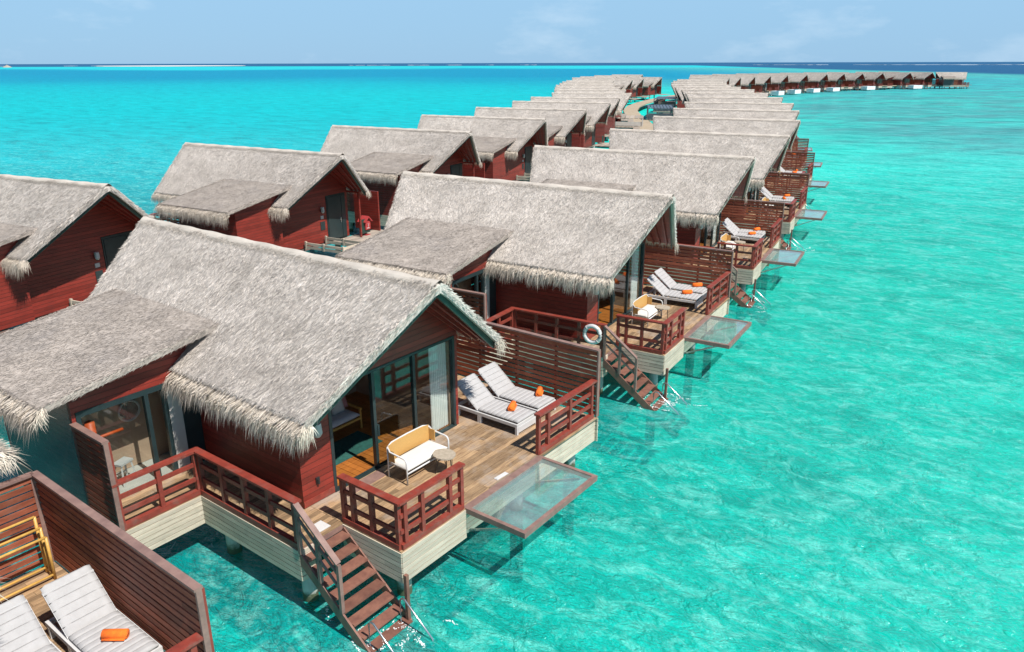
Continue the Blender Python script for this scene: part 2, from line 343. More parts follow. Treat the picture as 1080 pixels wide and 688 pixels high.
def slab(mb, P, nu, nv, thick, edge=.05):
    u, v = np.meshgrid(np.linspace(0, 1, nu+1), np.linspace(0, 1, nv+1), indexing='ij')
    top = P(u, v); e = np.minimum(v, 1-v)*12
    dz = .016*lump(top[..., 0], top[..., 1], 1.0)-edge*np.clip(1-e/.25, 0, 1)**2
    top[..., 2] += dz
    bot = P(u, v); bot[..., 2] -= thick
    pts = np.concatenate([top.reshape(-1, 3), bot.reshape(-1, 3)]); n = (nu+1)*(nv+1); f = []
    I = lambda i, j: i*(nv+1)+j
    for i in range(nu):
        for j in range(nv):
            f.append((I(i, j), I(i, j+1), I(i+1, j+1), I(i+1, j))); f.append((n+I(i, j), n+I(i+1, j), n+I(i+1, j+1), n+I(i, j+1)))
    for j in range(nv):
        f.append((I(0, j), n+I(0, j), n+I(0, j+1), I(0, j+1))); f.append((I(nu, j), I(nu, j+1), n+I(nu, j+1), n+I(nu, j)))
    for i in range(nu):
        f.append((I(i, 0), I(i+1, 0), n+I(i+1, 0), n+I(i, 0))); f.append((I(i, nv), n+I(i, nv), n+I(i+1, nv), I(i+1, nv)))
    mb.add(pts.tolist(), f)
def blades(mb, P, n, lu, lv_scale, rise=.05, w_=(.007, .017), uspan=(0, 1)):
    u = RNG.uniform(uspan[0], uspan[1], n); v = RNG.uniform(0.002, .998, n)
    ang = RNG.normal(0, .42, n); ln = RNG.uniform(.5, 1.3, n)*lu
    du = -np.cos(ang)*ln; dv = np.sin(ang)*ln*lv_scale
    h = RNG.uniform(.2, 1, n)*rise
    b = P(u, v, np.zeros(n)-.012); t = P(np.clip(u+du, -.03, 1), np.clip(v+dv, -.004, 1.004), h)
    b[:, 2] += .016*lump(b[:, 0], b[:, 1]); t[:, 2] += .016*lump(t[:, 0], t[:, 1])
    d = t-b; side = np.cross(d, np.array([0, 0, 1.0])); side /= (np.linalg.norm(side, axis=1, keepdims=True)+1e-9)
    ww = RNG.uniform(w_[0], w_[1], n)[:, None]; md = (b+t)/2; md[:, 2] += h*.35
    V = np.stack([b-side*ww*.5, b+side*ww*.5, md+side*ww*.5, md-side*ww*.5, t], 1).reshape(-1, 3).tolist()
    F = []
    for i in range(n):
        k = 5*i; F.append((k, k+1, k+2, k+3)); F.append((k+3, k+2, k+4))
    mb.add(V, F)
def fringe(mb, A, B, out, n, drop=(.28, .66), spread=.05, ends=0.0):
    A = np.array(A, float); B = np.array(B, float); out = np.array(out, float)
    t = RNG.uniform(0, 1, n); cl = .5+.5*np.sin(t*37+np.sin(t*91)*2); base = A+(B-A)*t[:, None]
    base += out*RNG.uniform(-.10, .02, n)[:, None]; base[:, 2] += RNG.uniform(-.16, .01, n)
    al = (B-A)/np.linalg.norm(B-A)
    dr = RNG.uniform(*drop, n)*(.72+.4*cl); o1 = RNG.uniform(.12, .32, n); sw = RNG.normal(0, .10, n)
    p0 = base; p1 = base+out*o1[:, None]+al*(sw*.5)[:, None]; p1[:, 2] -= dr*.28
    p2 = base+out*(o1*(1.25+RNG.uniform(-.2, .35, n)))[:, None]+al*(sw+RNG.normal(0, spread, n))[:, None]; p2[:, 2] -= dr
    ww = RNG.uniform(.010, .024, n)[:, None]*al
    V = np.stack([p0-ww*.6, p0+ww*.6, p1+ww*.5, p1-ww*.5, p2], 1).reshape(-1, 3).tolist(); F = []
    for i in range(n):
        k = 5*i; F.append((k, k+1, k+2, k+3)); F.append((k+3, k+2, k+4))
    mb.add(V, F)
def railing(parent, mir, p0, p1, ts, name='railing', H=HR):
    mb = MB(); p0 = Vector(p0); p1 = Vector(p1); d = p1-p0
    L_ = d.length
    for t in ts:
        q = p0+d*t; mb.box(q.x-.05, q.x+.05, q.y-.05, q.y+.05, 0.002, H-.03)
    rails = MB(); z = Vector((0, 0, 1))
    for hz in (.42, .80): rails.bar(p0+z*hz, p1+z*hz, .05, .10)
    rails.bar(p0+z*.07, p1+z*.07, .13, .13)
    cap = MB(); e = d.normalized()*.07; cap.bar(p0-e+z*H, p1+e+z*H, .19, .055)
    r = (mb.add(rails.v, rails.f)).build(name, 'rail', parent, mir)
    cap.build('top_rail', 'rail', r, mir)
    return r
def planks(mb, x0, x1, y0, y1, along='y', wd=.145, z1=0, th=.035, cut=3.2):
    a0, a1 = (x0, x1) if along == 'y' else (y0, y1); b0, b1 = (y0, y1) if along == 'y' else (x0, x1)
    n = max(1, round((a1-a0)/wd)); s = (a1-a0)/n
    for i in range(n):
        c0 = a0+i*s+.005; c1 = a0+(i+1)*s-.005; p = b0
        first = random.uniform(.3, 1)*cut
        while p < b1-.01:
            q = min(b1, p+first); first = cut
            if b1-q < .5: q = b1
            dz = random.uniform(-.003, .003)
            if along == 'y': mb.box(c0, c1, p+.002, q-.002, z1-th+dz, z1+dz)
            else: mb.box(p+.002, q-.002, c0, c1, z1-th+dz, z1+dz)
            p = q
def fascia(mb, p0, p1, n=6, h=ZF, z0=-.02, th=.04):
    s = (h-.0)/n; p0 = Vector(p0); p1 = Vector(p1); L_ = (p1-p0).length; d = (p1-p0)/L_
    for i in range(n):
        zc = z0-(i+.5)*s; p = 0; first = random.uniform(1.2, 3)
        while p < L_-.01:
            q = min(L_, p+first); first = 3
            if L_-q < .4: q = L_
            mb.bar(p0+d*p+Vector((0, 0, zc)), p0+d*q+Vector((0, 0, zc)), th, s-.018); p = q
def slatwall(parent, mir, p0, p1, H, name='privacy_screen', side=1, n=13, nposts=5, m='screen'):
    p0 = Vector(p0); p1 = Vector(p1); d = (p1-p0); L_ = d.length; e = d/L_; nrm = Vector((-e.y, e.x, 0))*side
    mb = MB(); s = (H-.06)/n
    for i in range(n):
        z = .03+(i+.5)*s; p = 0; first = random.uniform(1.5, 3)
        while p < L_-.01:
            q = min(L_, p+first); first = 3
            if L_-q < .4: q = L_
            mb.bar(p0+e*p+Vector((0, 0, z)), p0+e*q+Vector((0, 0, z)), .03, s-.044); p = q
    o = mb.build(name, m, parent, mir)
    for k in range(nposts):
        q = p0+d*(k/(nposts-1))+nrm*.055; MB().box(q.x-.04, q.x+.04, q.y-.04, q.y+.04, 0.004, H-.03).build('post', 'rail', o, mir)
    c = MB(); c.bar(p0-e*.03+Vector((0, 0, H)), p1+e*.04+Vector((0, 0, H)), .15, .05)
    c.bar(p1+e*.02, p1+e*.02+Vector((0, 0, H)), .10, .05); c.build('cap_rail', 'beam', o, mir)
    return o
def make_villa(mir, kind):
    name = 'overwater_villa'; r = empty(name, (0, 0, DECK))
    B = lambda mb, n, m, p=r, **k: mb.build(n, m, p, mir, **k)
    # main roof
    mb = MB(); Pn, Pf = slope_fn(True), slope_fn(False)
    slab(mb, Pn, 22, 70, .22); slab(mb, Pf, 8, 24, .22)
    blades(mb, Pn, 42000, .052, .30, rise=.04); blades(mb, Pf, 4500, .085, .30, w_=(.02, .05))
    for P_ in (Pn, Pf):                      # loose ends over the verges
        for vv in (0, 1):
            n_ = 700; u = RNG.uniform(0, 1, n_); b = P_(u, np.full(n_, float(vv)), np.zeros(n_)); sg = (1 if vv else -1)
            b[:, 2] -= RNG.uniform(.0, .17, n_); b[:, 0] -= sg*.01; t = b.copy(); t[:, 0] += sg*RNG.uniform(.0, .05, n_); t[:, 1] += (-1 if P_ is Pn else 1)*RNG.uniform(.05, .2, n_); t[:, 2] -= RNG.uniform(.03, .17, n_)
            wv = np.zeros((n_, 3)); wv[:, 2] = RNG.uniform(.012, .03, n_)
            Vv = np.stack([b-wv, b+wv, t], 1).reshape(-1, 3).tolist(); mb.add(Vv, [(3*i, 3*i+1, 3*i+2) for i in range(n_)])
    roof = B(mb, 'main_roof', 'thatch', fixn=False)
    rc = MB(); nv_ = 50
    for P_ in (Pn, Pf):
        k0 = len(rc.v); rows = []
        for u_, h_ in ((.94, -.01), (.95, .015), (.975, .03), (1.0, .05)):
            v_ = np.linspace(.001, .999, nv_+1); q_ = P_(np.full(nv_+1, u_), v_, np.full(nv_+1, h_)); q_[:, 1] = np.where(u_ >= 1, yR_, q_[:, 1]); q_[:, 2] += .012*np.sin(q_[:, 0]*5.1)+(.05 if u_ > .96 else 0)*0; rows.append(q_)
        A_ = np.concatenate(rows).tolist(); rc.add(A_, [(i*(nv_+1)+j, i*(nv_+1)+j+1, (i+1)*(nv_+1)+j+1, (i+1)*(nv_+1)+j) for i in range(3) for j in range(nv_)])
        blades(rc, P_, 3800 if P_ is Pn else 900, .05, .3, rise=.05, w_=(.007, .018), uspan=(.95, 1.0))
        for q in range(0): pass
    rc.v = [(a, b, c+.02*max(0, 1-abs(b-yR_)/.3)) for a, b, c in rc.v]
    B(rc, 'ridge_cap', 'ridge', roof, fixn=False)
    fr = MB(); fringe(fr, (xLe, yE, zE-.06), (xRe, yE, zE-.06), (0, -1, 0), 3900); fringe(fr, (xLe, yE2, zE-.06), (xRe, yE2, zE-.06), (0, 1, 0), 1800, (.12, .32))
    for (xe, sx) in ((xRe, 1), (xLe, -1)):
        fringe(fr, (xe, yE-.1, zE-.08), (xe, yE+.15, zE-.03), (sx*.3, -.3, 0), 90, (.2, .5))
        fringe(fr, (xe, yE2+.1, zE-.08), (xe, yE2-.15, zE-.03), (sx*.3, .3, 0), 90, (.2, .5))
    B(fr, 'thatch_fringe', 'fringe', roof, fixn=False)
    for xe, xr in ((xRe, xR), (xLe, xL)):
        s = -1 if xe > -5 else 1
        for ye in (yE, yE2):
            bb = MB(); bb.bar((xe+s*.13, ye+(.05 if ye < 2 else -.05), zE-.29), (xr+s*.13, yR_, zR-.30), .05, .16); B(bb, 'barge_board', 'green', roof)
    for (P_, ye_) in ((Pn, yE), (Pf, yE2)):
      for (xa_, xb_, xw_, o__) in ((xRe, xR, xH, -.14), (xLe, xL, xGL, .14)):
        vv = []
        for u in (0.06, 1.0):
            xr_ = xa_+(xb_-xa_)*u+o__; yy = ye_+(yR_-ye_)*u; vv += [(xw_, yy, zE+(zR-zE)*u-.27), (xr_, yy, zE+(zR-zE)*u-.27)]
        sf_ = MB(); sf_.add(vv+[(a, b, c+.025) for a, b, c in vv], [(0, 1, 3, 2), (4, 6, 7, 5), (0, 4, 5, 1), (1, 5, 7, 3), (3, 7, 6, 2), (2, 6, 4, 0)]); B(sf_, 'soffit', 'wall', roof)
    for (xa_, xb_, xw_) in ((xRe, xR, xH), (xLe, xL, xGL)):      # rafters under the prows, running down the slope
        for t_ in (.25, .5, .75):
            for ye_ in (yE, yE2):
                rf = MB(); rf.bar((xw_+(xa_-xw_)*t_, ye_+(.25 if ye_ < 2 else -.25), roofz(yE+.25)-.33), (xw_+(xb_-xw_)*t_, yR_, zR-.33), .06, .10); B(rf, 'rafter', 'wall', roof)
    # bath roof
    mb = MB(); Pl = lean_fn(); slab(mb, Pl, 22, 30, .14, .03); blades(mb, Pl, 18000, .038, .75, rise=.025)
    for vv in (0, 1):
        n_ = 900; u = RNG.uniform(0, 1, n_); b = Pl(u, np.full(n_, float(vv)), np.zeros(n_)); sg = 1 if vv else -1
        b[:, 2] -= RNG.uniform(-.01, .11, n_); b[:, 0] -= sg*.01; t = b.copy(); t[:, 0] += sg*RNG.uniform(.0, .04, n_); t[:, 1] -= RNG.uniform(.05, .22, n_); t[:, 2] -= RNG.uniform(.03, .11, n_)
        wv = np.zeros((n_, 3)); wv[:, 2] = RNG.uniform(.01, .025, n_); mb.add(np.stack([b-wv, b+wv, t], 1).reshape(-1, 3).tolist(), [(3*i, 3*i+1, 3*i+2) for i in range(n_)])
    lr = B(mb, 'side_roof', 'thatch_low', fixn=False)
    fr = MB(); fringe(fr, (LX1, LY0, LZ0-.04), (LX2, LY0, LZ0-.04), (0, -1, 0), 2000); fringe(fr, (LX2, LY0-.1, LZ0-.04), (LX2, LY0+.1, LZ0), (.4, -.4, 0), 50, (.15, .4))
    B(fr, 'thatch_fringe', 'fringe', lr, fixn=False)
    # small thatch shelter on the far side, over the shower nook
    def Pb(u, v, h=0): return np.stack([-9.4+3.55*v+0*u, 7.62-2.0*u+h*.15, 2.74+.42*u+h*.98], -1)
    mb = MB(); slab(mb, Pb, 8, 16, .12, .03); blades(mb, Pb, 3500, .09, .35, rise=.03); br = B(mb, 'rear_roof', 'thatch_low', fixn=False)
    fr = MB(); fringe(fr, (-9.4, 7.62, 2.71), (-5.85, 7.62, 2.71), (0, 1, 0), 900, (.15, .4)); fringe(fr, (-5.85, 7.7, 2.71), (-5.85, 7.2, 2.76), (.5, .3, 0), 130, (.15, .42)); B(fr, 'thatch_fringe', 'fringe', br, fixn=False)
    # walls
    w_ = MB(); t = .12; ye, yf = -.16, 5.30
    zw = lambda y: roofz(y)-.24
    w_.box(xW, xH-t-.002, ye, ye+t, 0, zw(ye))                         # near long wall, seaward part
    w_.box(xGL+t, xH-t-.002, yf-t, yf, 0, zw(yf))
    w_.prism([(ye, 0), (.75, 0), (.75, 2.72), (ye, 2.72)], 'x', xH-t, xH)
    w_.prism([(5.19, 0), (yf, 0), (yf, 2.72), (5.19, 2.72)], 'x', xH-t, xH)
    w_.prism([(ye, 2.724), (yf, 2.724), (yf, zw(yf)), (yR_, zR-.26), (ye, zw(ye))], 'x', xH-t, xH)
    # landward gable with a door opening y 3.55..5.2
    w_.prism([(ye, 0), (3.50, 0), (3.50, 2.62), (ye, 2.62)], 'x', xGL, xGL+t)
    w_.prism([(ye, 2.624), (yf, 2.624), (yf, zw(yf)), (yR_, zR-.26), (ye, zw(ye))], 'x', xGL, xGL+t)
    w_.box(xGL, xGL+t, 5.12, yf, 0, 2.62)
    # bath building
    zl = lambda y: LZ0+(LZ1-LZ0)*(y-LY0)/(LY1-LY0)-.16
    w_.prism([(yQ, 0), (ye-.003, 0), (ye-.003, zl(ye)), (yQ, zl(yQ))], 'x', xGL-.25, xGL-.13)
    w_.prism([(yQ, 2.44), (ye-.003, 2.44), (ye-.003, zl(ye)), (yQ, zl(yQ))], 'x', xW-.12, xW)
    w_.box(xW-.12, xW, yQ, yQ+.08, 0, 2.435)
    wall = B(w_, 'wall', 'wall')
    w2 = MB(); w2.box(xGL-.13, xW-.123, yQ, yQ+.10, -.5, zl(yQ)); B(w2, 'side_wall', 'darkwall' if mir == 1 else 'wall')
    tr = MB(); tr.bar((xH+.012, ye, .10), (xH+.012, .74, .10), .02, .16); B(tr, 'skirting', 'rail', wall)
    # glazing
    g = MB(); fy = (.79, 2.17, 3.60, 5.15)
    for y in fy: g.box(xH-.10, xH+.012, y-.045, y+.045, 0.003, 2.64)
    g.box(xH-.10, xH+.012, .745, 5.19, 2.645, 2.715); g.box(xH-.11, xH+.03, .75, 5.19, -.01, .04)
    gd = B(g, 'glass_door', 'frame')
    gl = MB(); gl.box(xH-.05, xH-.035, 2.22, 3.55, .05, 2.63); gl.box(xH-.085, xH-.07, 3.65, 5.10, .05, 2.63); B(gl, 'pane', 'glass', gd)
    sf = MB(); sf.box(xH-.03, xH+.03, 2.215, 2.275, .9, 1.2); B(sf, 'handle', 'frame', gd)
    cu = MB(); n = 60; pv = []; 
    for i in range(n+1):
        y = 4.38+.66*i/n; x = xH-.19+.05*math.sin(i*.95)
        pv += [(x, y, .05), (x-.012, y, 2.6)]
    cu.add(pv, [(2*i, 2*i+2, 2*i+3, 2*i+1) for i in range(n)]); B(cu, 'curtain', 'curtain', smooth=True, fixn=False)
    # bath window
    g = MB()
    for y in (-3.0, -1.45): g.box(xW-.11, xW+.012, y-.05, y+.05, .003, 2.43)
    g.box(xW-.09, xW+.010, -.62, -.17, .003, 2.43); g.box(xW-.11, xW+.012, -1.05, -.95, .003, 2.43)
    g.box(xW-.1, xW+.014, -3.04, -.17, 2.30, 2.434)
    bw = B(g, 'bath_window', 'frame')
    gl = MB(); gl.box(xW-.05, xW-.04, -2.95, -1.5, .03, 2.3); gl.box(xW-.05, xW-.04, -1.4, -1.05, .03, 2.3); B(gl, 'pane', 'glass', bw)
    pn = MB(); pn.box(xW-.06, xW-.0, -.95, -.62, .03, 2.3); B(pn, 'panel', 'pale', bw)
    # interior
    f = MB(); planks(f, xGL+.15, xH-.11, -.03, 5.17, 'x', .18, .012, .03, 4); B(f, 'indoor_floor', 'intfloor')
    iw = MB(); iw.box(-7.1, -7.0, -.03, 5.17, .02, 3.0); iw.box(-7.0, xH-.13, 5.08, 5.17, .02, 3.0); iw.box(-7.0, xH-.13, -.035, -.02, .02, 2.9); B(iw, 'indoor_wall', 'intwall')
    f = MB(); f.box(xGL-.1, xW-.12, yQ+.11, ye-.02, -.02, .02); B(f, 'bath_floor', 'pale')
    f = MB(); f.box(-8.15, -8.04, yQ+.11, ye-.02, .03, 2.5); B(f, 'bath_wall', 'intwall')
    # deck
    d = MB(); planks(d, xH, 0, 0.0, yS-.02); planks(d, xBack, xH, 5.31, yS-.02); planks(d, xH, xT, yP, -.002); planks(d, xQ, xP, yP, ye-.003, 'y') if 0 else planks(d, xQ, xH, yP, ye-.003); planks(d, xW+.002, xQ, yQ, ye-.003)
    B(d, 'deck', 'deck')
    ed = MB(); ed.box(xGL, -.05, .1, 5.2, -.16, -.045); ed.box(xBack, -.3, 5.2, yS-.1, -.16, -.045); ed.box(xW, xP-.05, yP+.05, .1, -.16, -.045); ed.box(xGL-.2, xQ-.05, yQ+.05, yP+.05, -.16, -.045)
    B(ed, 'deck_frame', 'beam')
    fa = MB(); q = .02
    fascia(fa, (xT, q-.02, 0), (0, q-.02, 0)); fascia(fa, (0, 0, 0), (0, GA, 0)); fascia(fa, (-.10, GA, 0), (-.10, yS, 0))
    fascia(fa, (0, yS, 0), (xBack, yS, 0)); fascia(fa, (xBack, yS, 0), (xBack, 5.3, 0))
    fascia(fa, (xQ, yP, 0), (xP, yP, 0)); fascia(fa, (xQ, yP, 0), (xQ, yQ, 0)); fascia(fa, (xP, yP, 0), (xP, yP+.35, 0)); fascia(fa, (xQ, yQ, 0), (xGL, yQ, 0), n=6)
    B(fa, 'fascia', 'fascia')
    st = MB()
    for (x, y) in ((-.55, .55), (-.55, 4.8), (-3.3, .6), (-3.3, 7.4), (-.6, 7.5), (-5.6, 7.5), (-6.2, 4.8), (-2.1, -.85), (-5.0, -.85), (-6.3, -2.6), (-10.2, -2.6), (-10.2, 1), (-10.2, 5)):
        o = MB().tube([(x, y, -.17), (x, y, -ZF-.5), (x, y, -4.0)], [.17, .17, .18], 14); B(o, 'stilt', 'pile', smooth=True)
    # railings
    railing(r, mir, (xT+.02, .07, 0), (-.07, .07, 0), (.0, .18, .52, .97)); railing(r, mir, (-.07, .07, 0), (-.07, GA-.06, 0), (.07, .34, .8, 1))
    railing(r, mir, (-.13, GB+.03, 0), (-.13, yS-.12, 0), (.0, .16, .55, .97))
    railing(r, mir, (xQ-.06, yQ+.02, 0), (xQ-.06, yP+.06, 0), (.0, .5, .97)); railing(r, mir, (xQ-.06, yP+.06, 0), (xP-.04, yP+.06, 0), (.03, .27, .5, .74, .98))
    # screens
    slatwall(r, mir, (xBack, yS, 0), (-.07, yS, 0), HS, side=1); slatwall(r, mir, (xBack, 5.32, 0), (xBack, yS-.06, 0), HS, side=1, nposts=3)
    slatwall(r, mir, (xW+.03, yQ, 0), (xQ-.02, yQ, 0), 2.2, side=1, nposts=3, n=14)
    # stairs
    s = MB(); sl_ = .77
    for k in range(11):
        x = xT+.02+k*.262; z = -.17-k*.262*sl_; s.box(x, x+.27, yP+.03, -.05, z-.045, z)
    stc = B(s, 'stairs', 'stair'); s = MB()
    for y in (yP+.005, -.03): s.bar((xT, y, -.16), (xT+2.9, y, -.16-2.9*sl_), .045, .24)
    B(s, 'stringer', 'stair', stc)
    s = MB(); a = Vector((xP+.0, yP+.005, HR)); b = Vector((-.55, yP+.005, HR-1.23*sl_)); z = Vector((0, 0, 1))
    s.bar(a, b, .13, .05); 
    for o_ in (.3, .62): s.bar(a-z*o_, b-z*o_, .04, .06)
    for tt in (.02, .5, 1): q = a+(b-a)*tt; s.box(q.x-.04, q.x+.04, q.y-.04, q.y+.04, q.z-1.2, q.z-.02)
    B(s, 'stair_rail', 'beam', stc)
    s = MB(); s.box(.12, .20, -.10, -.02, -2.6, -.45); s.box(.0, .28, -.14, .0, -.47, -.44) if 0 else None; B(s, 'stair_post', 'stair', stc)
    for y in (yP+.12, -.22):
        s = MB(); s.tube([(.1, y, -1.75), (.1, y, -1.02), (.16, y, -.94), (.25, y, -.95), (1.0, y, -1.55), (1.1, y, -1.9)], .022, 8); B(s, 'grab_bar', 'steel', stc, smooth=True)
    if kind != 'pool':
        g = MB(); bw_ = .10
        g.box(.004, GX, GA, GA+bw_, -.12, .015); g.box(.004, GX, GB-bw_, GB, -.12, .015); g.box(GX-bw_, GX, GA+bw_, GB-bw_, -.12, .015); g.box(-.09, .0, GA+.01, GB-.01, -.13, .004); g.box(.004, .10, GA+bw_, GB-bw_, -.10, .012)
        go = B(g, 'glass_floor', 'beam'); gl = MB(); gl.box(.10, GX-bw_, GA+bw_, GB-bw_, -.03, -.005); B(gl, 'pane', 'floorglass', go)
        s = MB(); s.bar((-.05, GA+.2, -.7), (1.3, GA+.2, -.13), .05, .05); B(s, 'strut', 'steel', go); s = MB(); s.bar((-.05, GB-.2, -.7), (1.3, GB-.2, -.13), .05, .05); B(s, 'strut', 'steel', go)
    else:
        g = MB(); x0, x1, y0, y1, zt, zb = .01, 3.0, 1.2, 6.2, .10, -1.25
        g.box(x0, x1, y0, y0+.2, zb, zt); g.box(x0, x1, y1-.2, y1, zb, zt); g.box(x0, x0+.2, y0+.2, y1-.2, zb, zt); g.box(x1-.2, x1, y0+.2, y1-.2, zb, zt); g.box(x0+.2, x1-.2, y0+.2, y1-.2, zb, zb+.15)
        p = B(g, 'plunge_pool', 'pooltile'); g = MB(); g.box(x0+.2, x1-.2, y0+.2, y1-.2, -.3, -.02); B(g, 'pool_water', 'poolwater', p)
    # wall fittings
    s = MB(); s.tube([(xH+.13, .30, 1.72), (xH+.13, .30, 1.80), (xH+.13, .30, 2.05)], [.07, .12, .10], 12); s.box(xH, xH+.1, .26, .34, 1.98, 2.12); B(s, 'wall_lamp', 'pale', wall, smooth=False)
    s = MB(); s.box(xH, xH+.04, .22, .32, .50, .64); s.tube([(xH+.05, .27, .48), (xH+.05, .27, .60)], .03, 8); B(s, 'socket', 'darkmetal', wall)
    # entrance
    s = MB(); s.box(xGL-.02, xGL+.05, 3.52, 5.10, 0.01, 2.61); dr = B(s, 'entrance_door', 'frame')
    s = MB(); s.box(xGL-.045, xGL-.021, 3.60, 4.70, .08, 2.5); s.box(xGL-.045, xGL-.021, 4.74, 5.06, .08, 2.5); B(s, 'door_leaf', 'frame', dr)
    s = MB(); s.tube([(xGL-.09, 4.58, .95), (xGL-.09, 4.58, 1.25)], .02, 8); s.tube([(xGL-.02, 4.58, 1.1), (xGL-.1, 4.58, 1.1)], .05, 8); B(s, 'door_handle', 'steel', dr)
    s = MB(); s.tube([(xGL-.1, 3.12, 1.72), (xGL-.1, 3.12, 1.8), (xGL-.1, 3.12, 2.05)], [.05, .1, .09], 12); s.box(xGL-.06, xGL, 3.06, 3.18, 1.95, 2.05); B(s, 'entrance_lamp', 'pale', wall)
    s = MB(); s.box(xGL-.03, xGL, 2.95, 3.3, .75, 1.22); B(s, 'notice_board', 'frame', wall); s = MB(); s.box(xGL-.03, xGL, 3.0, 3.22, 1.38, 1.56); B(s, 'number_plate', 'pale', wall)
    s = MB(); s.box(xGL-.95, xGL-.85, 5.25, 5.35, 0, 2.7); s.box(xGL-.9, xGL, 5.27, 5.33, 2.6, 2.7); B(s, 'porch_post', 'wall', wall)
    s = MB(); planks(s, xGL-3.0, xGL-.13, 3.2, 7.6, 'y', .16); planks(s, xGL-4.0, xGL-3.0, -1.0, 7.6, 'x', .16); B(s, 'entrance_deck', 'deckgrey')
    s = MB()
    for z_ in (.10, .30):
        s.bar((xGL-2.9, 1.5, z_), (xGL-.2, 1.5, z_), .05, .14); s.bar((xGL-2.9, 3.1, z_), (xGL-.2, 3.1, z_), .05, .14); s.bar((xGL-2.9, 1.5, z_), (xGL-2.9, 3.1, z_), .05, .14)
    for (x, y) in ((-2.9, 1.5), (-2.9, 3.1), (-.2, 1.5), (-.2, 3.1), (-1.5, 1.5), (-1.5, 3.1)): s.box(xGL+x-.05, xGL+x+.05, y-.05, y+.05, 0, .42)
    B(s, 'plank_fence', 'fascia')
    gp = MB(); gp.box(xGL-.85, xGL-.82, 5.45, 6.2, .15, 1.0); B(gp, 'glass_balustrade', 'green')
    s = MB(); s.box(xGL-.7, xGL+1.2, 7.25, 7.35, 0, 2.4); s.box(xBack-3.5, xGL+1.2, 5.9, 6.0, -.2, 0) if 0 else None; B(s, 'porch_wall', 'wall')
    return r
# measured in the photograph: (x, y, yaw) of each villa's terrace corner
V = {0: (-9.705, 3.323, 37.2), 1: (-2.35, 13.523, 36.9), 2: (5.341, 24.876, 31.2), 3: (11.948, 36.442, 27.9), 4: (17.856, 48.194, 27.1)}
def from_peak(X, Y, A):                     # ridge's seaward end -> villa origin
    a = R(A); lx, ly = xR, yR_; return (X-(lx*math.cos(a)+ly*math.sin(a)), Y-(-lx*math.sin(a)+ly*math.cos(a)), A)
peaks = [(23.7, 64.4, 27), (28.2, 77.2, 24), (32.5, 91.0, 19), (36.3, 106.0, 14), (39.3, 121.5, 9), (42.0, 137.5, 7), (43.7, 151.7, 6), (46.0, 166.5, 9), (49.0, 181.5, 12), (52.7, 198.0, 15), (57.0, 214.5, 20)]
right = [V[k] for k in range(5)]+[from_peak(*p) for p in peaks]
far_px = [(769, 237), (781, 250), (796, 263), (812.5, 276), (830.5, 289), (851, 301), (872, 312), (890, 321), (909.6, 328), (930.7, 334), (959.6, 341), (983, 346)]
fp = [((p-540)/799.9*(.9445*y+2.0), y) for p, y in far_px]
far = []
for i, (x, y) in enumerate(fp):
    a, b = fp[max(i-1, 0)], fp[min(i+1, len(fp)-1)]
    far.append(from_peak(x, y, math.degrees(math.atan2(b[0]-a[0], b[1]-a[1]))+3))
# the left row is the mirror image: origin = frame point at local x = -6.7
def lorig(X, Y, A): a = R(A); return (X-6.7*math.cos(a), Y+6.7*math.sin(a), A)
def from_lpeak(X, Y, A):                    # mirrored ridge's walkway end (local -xL) -> origin
    a = R(A); lx, ly = -xL, yR_; return (X-(lx*math.cos(a)+ly*math.sin(a)), Y-(-lx*math.sin(a)+ly*math.cos(a)), A)
left = [lorig(-23.155, 30.948, 25.3), lorig(-15.986, 41.994, 29.6), lorig(-9.912, 55.285, 28.3)]
left += [from_lpeak(*p) for p in [(2.9, 66.9, 26), (7.6, 80.0, 23), (11.8, 94.1, 20), (14.6, 106.5, 16), (18.5, 122.5, 11), (19.7, 137.0, 8.0), (20.6, 151.5, 7), (21.6, 166, 7), (23.2, 180, 7), (24.7, 194, 8), (26.6, 207.5, 8)]]
left += [from_lpeak(*p) for p in [(33.2, 219, 22), (38.6, 233.5, 26), (46.8, 249, 31)]]
lf = []
for i, (x, y, A) in enumerate(far):          # outer side of the far bend, across the walkway
    if i < 3: continue
    a = R(A); d = 19.5+13; lf.append((x-(d-0)*math.cos(a), y+d*math.sin(a), A))
left += lf
left += [from_lpeak(*p) for p in [(30.5, 243, 17), (34.5, 262, 20), (41, 282, 24), (49, 299, 29)]]
SMALL = ('handle', 'strut', 'socket', 'wall_lamp', 'skirting', 'grab_bar', 'stair_post', 'door_leaf', 'door_handle', 'entrance_lamp', 'notice_board', 'number_plate', 'curtain', 'bath_wall', 'plank_fence', 'post', 'cap_rail', 'stringer', 'rafter', 'top_rail', 'panel', 'porch_post')
ORD = ['first', 'second', 'third', 'fourth', 'fifth', 'sixth', 'seventh', 'eighth', 'ninth', 'tenth', 'eleventh', 'twelfth', 'thirteenth', 'fourteenth', 'fifteenth', 'sixteenth', 'seventeenth', 'eighteenth', 'nineteenth', 'twentieth', 'twenty-first', 'twenty-second', 'twenty-third', 'twenty-fourth', 'twenty-fifth', 'twenty-sixth', 'twenty-seventh', 'twenty-eighth', 'twenty-ninth', 'thirtieth']
pR = make_villa(1, 'glass'); pL = make_villa(-1, 'glass'); pP = make_villa(1, 'pool')
for p in (pR, pL, pP):
    for o in [p]+[c for c in bpy.data.objects if c.parent == p]:
        KIDS[o.name] = [c for c in bpy.data.objects if c.parent == o]
used = set()
def place(proto, pose, label, group, small):
    if proto.name not in used and not small: o = proto; used.add(proto.name)
    elif proto.name not in used: o = proto; used.add(proto.name)
    else: o = copy_tree(proto, None, SMALL if small else ())
    o.location = (pose[0], pose[1], DECK); o.rotation_euler = (0, 0, -R(pose[2])); tag(o, label, 'villa', group); return o
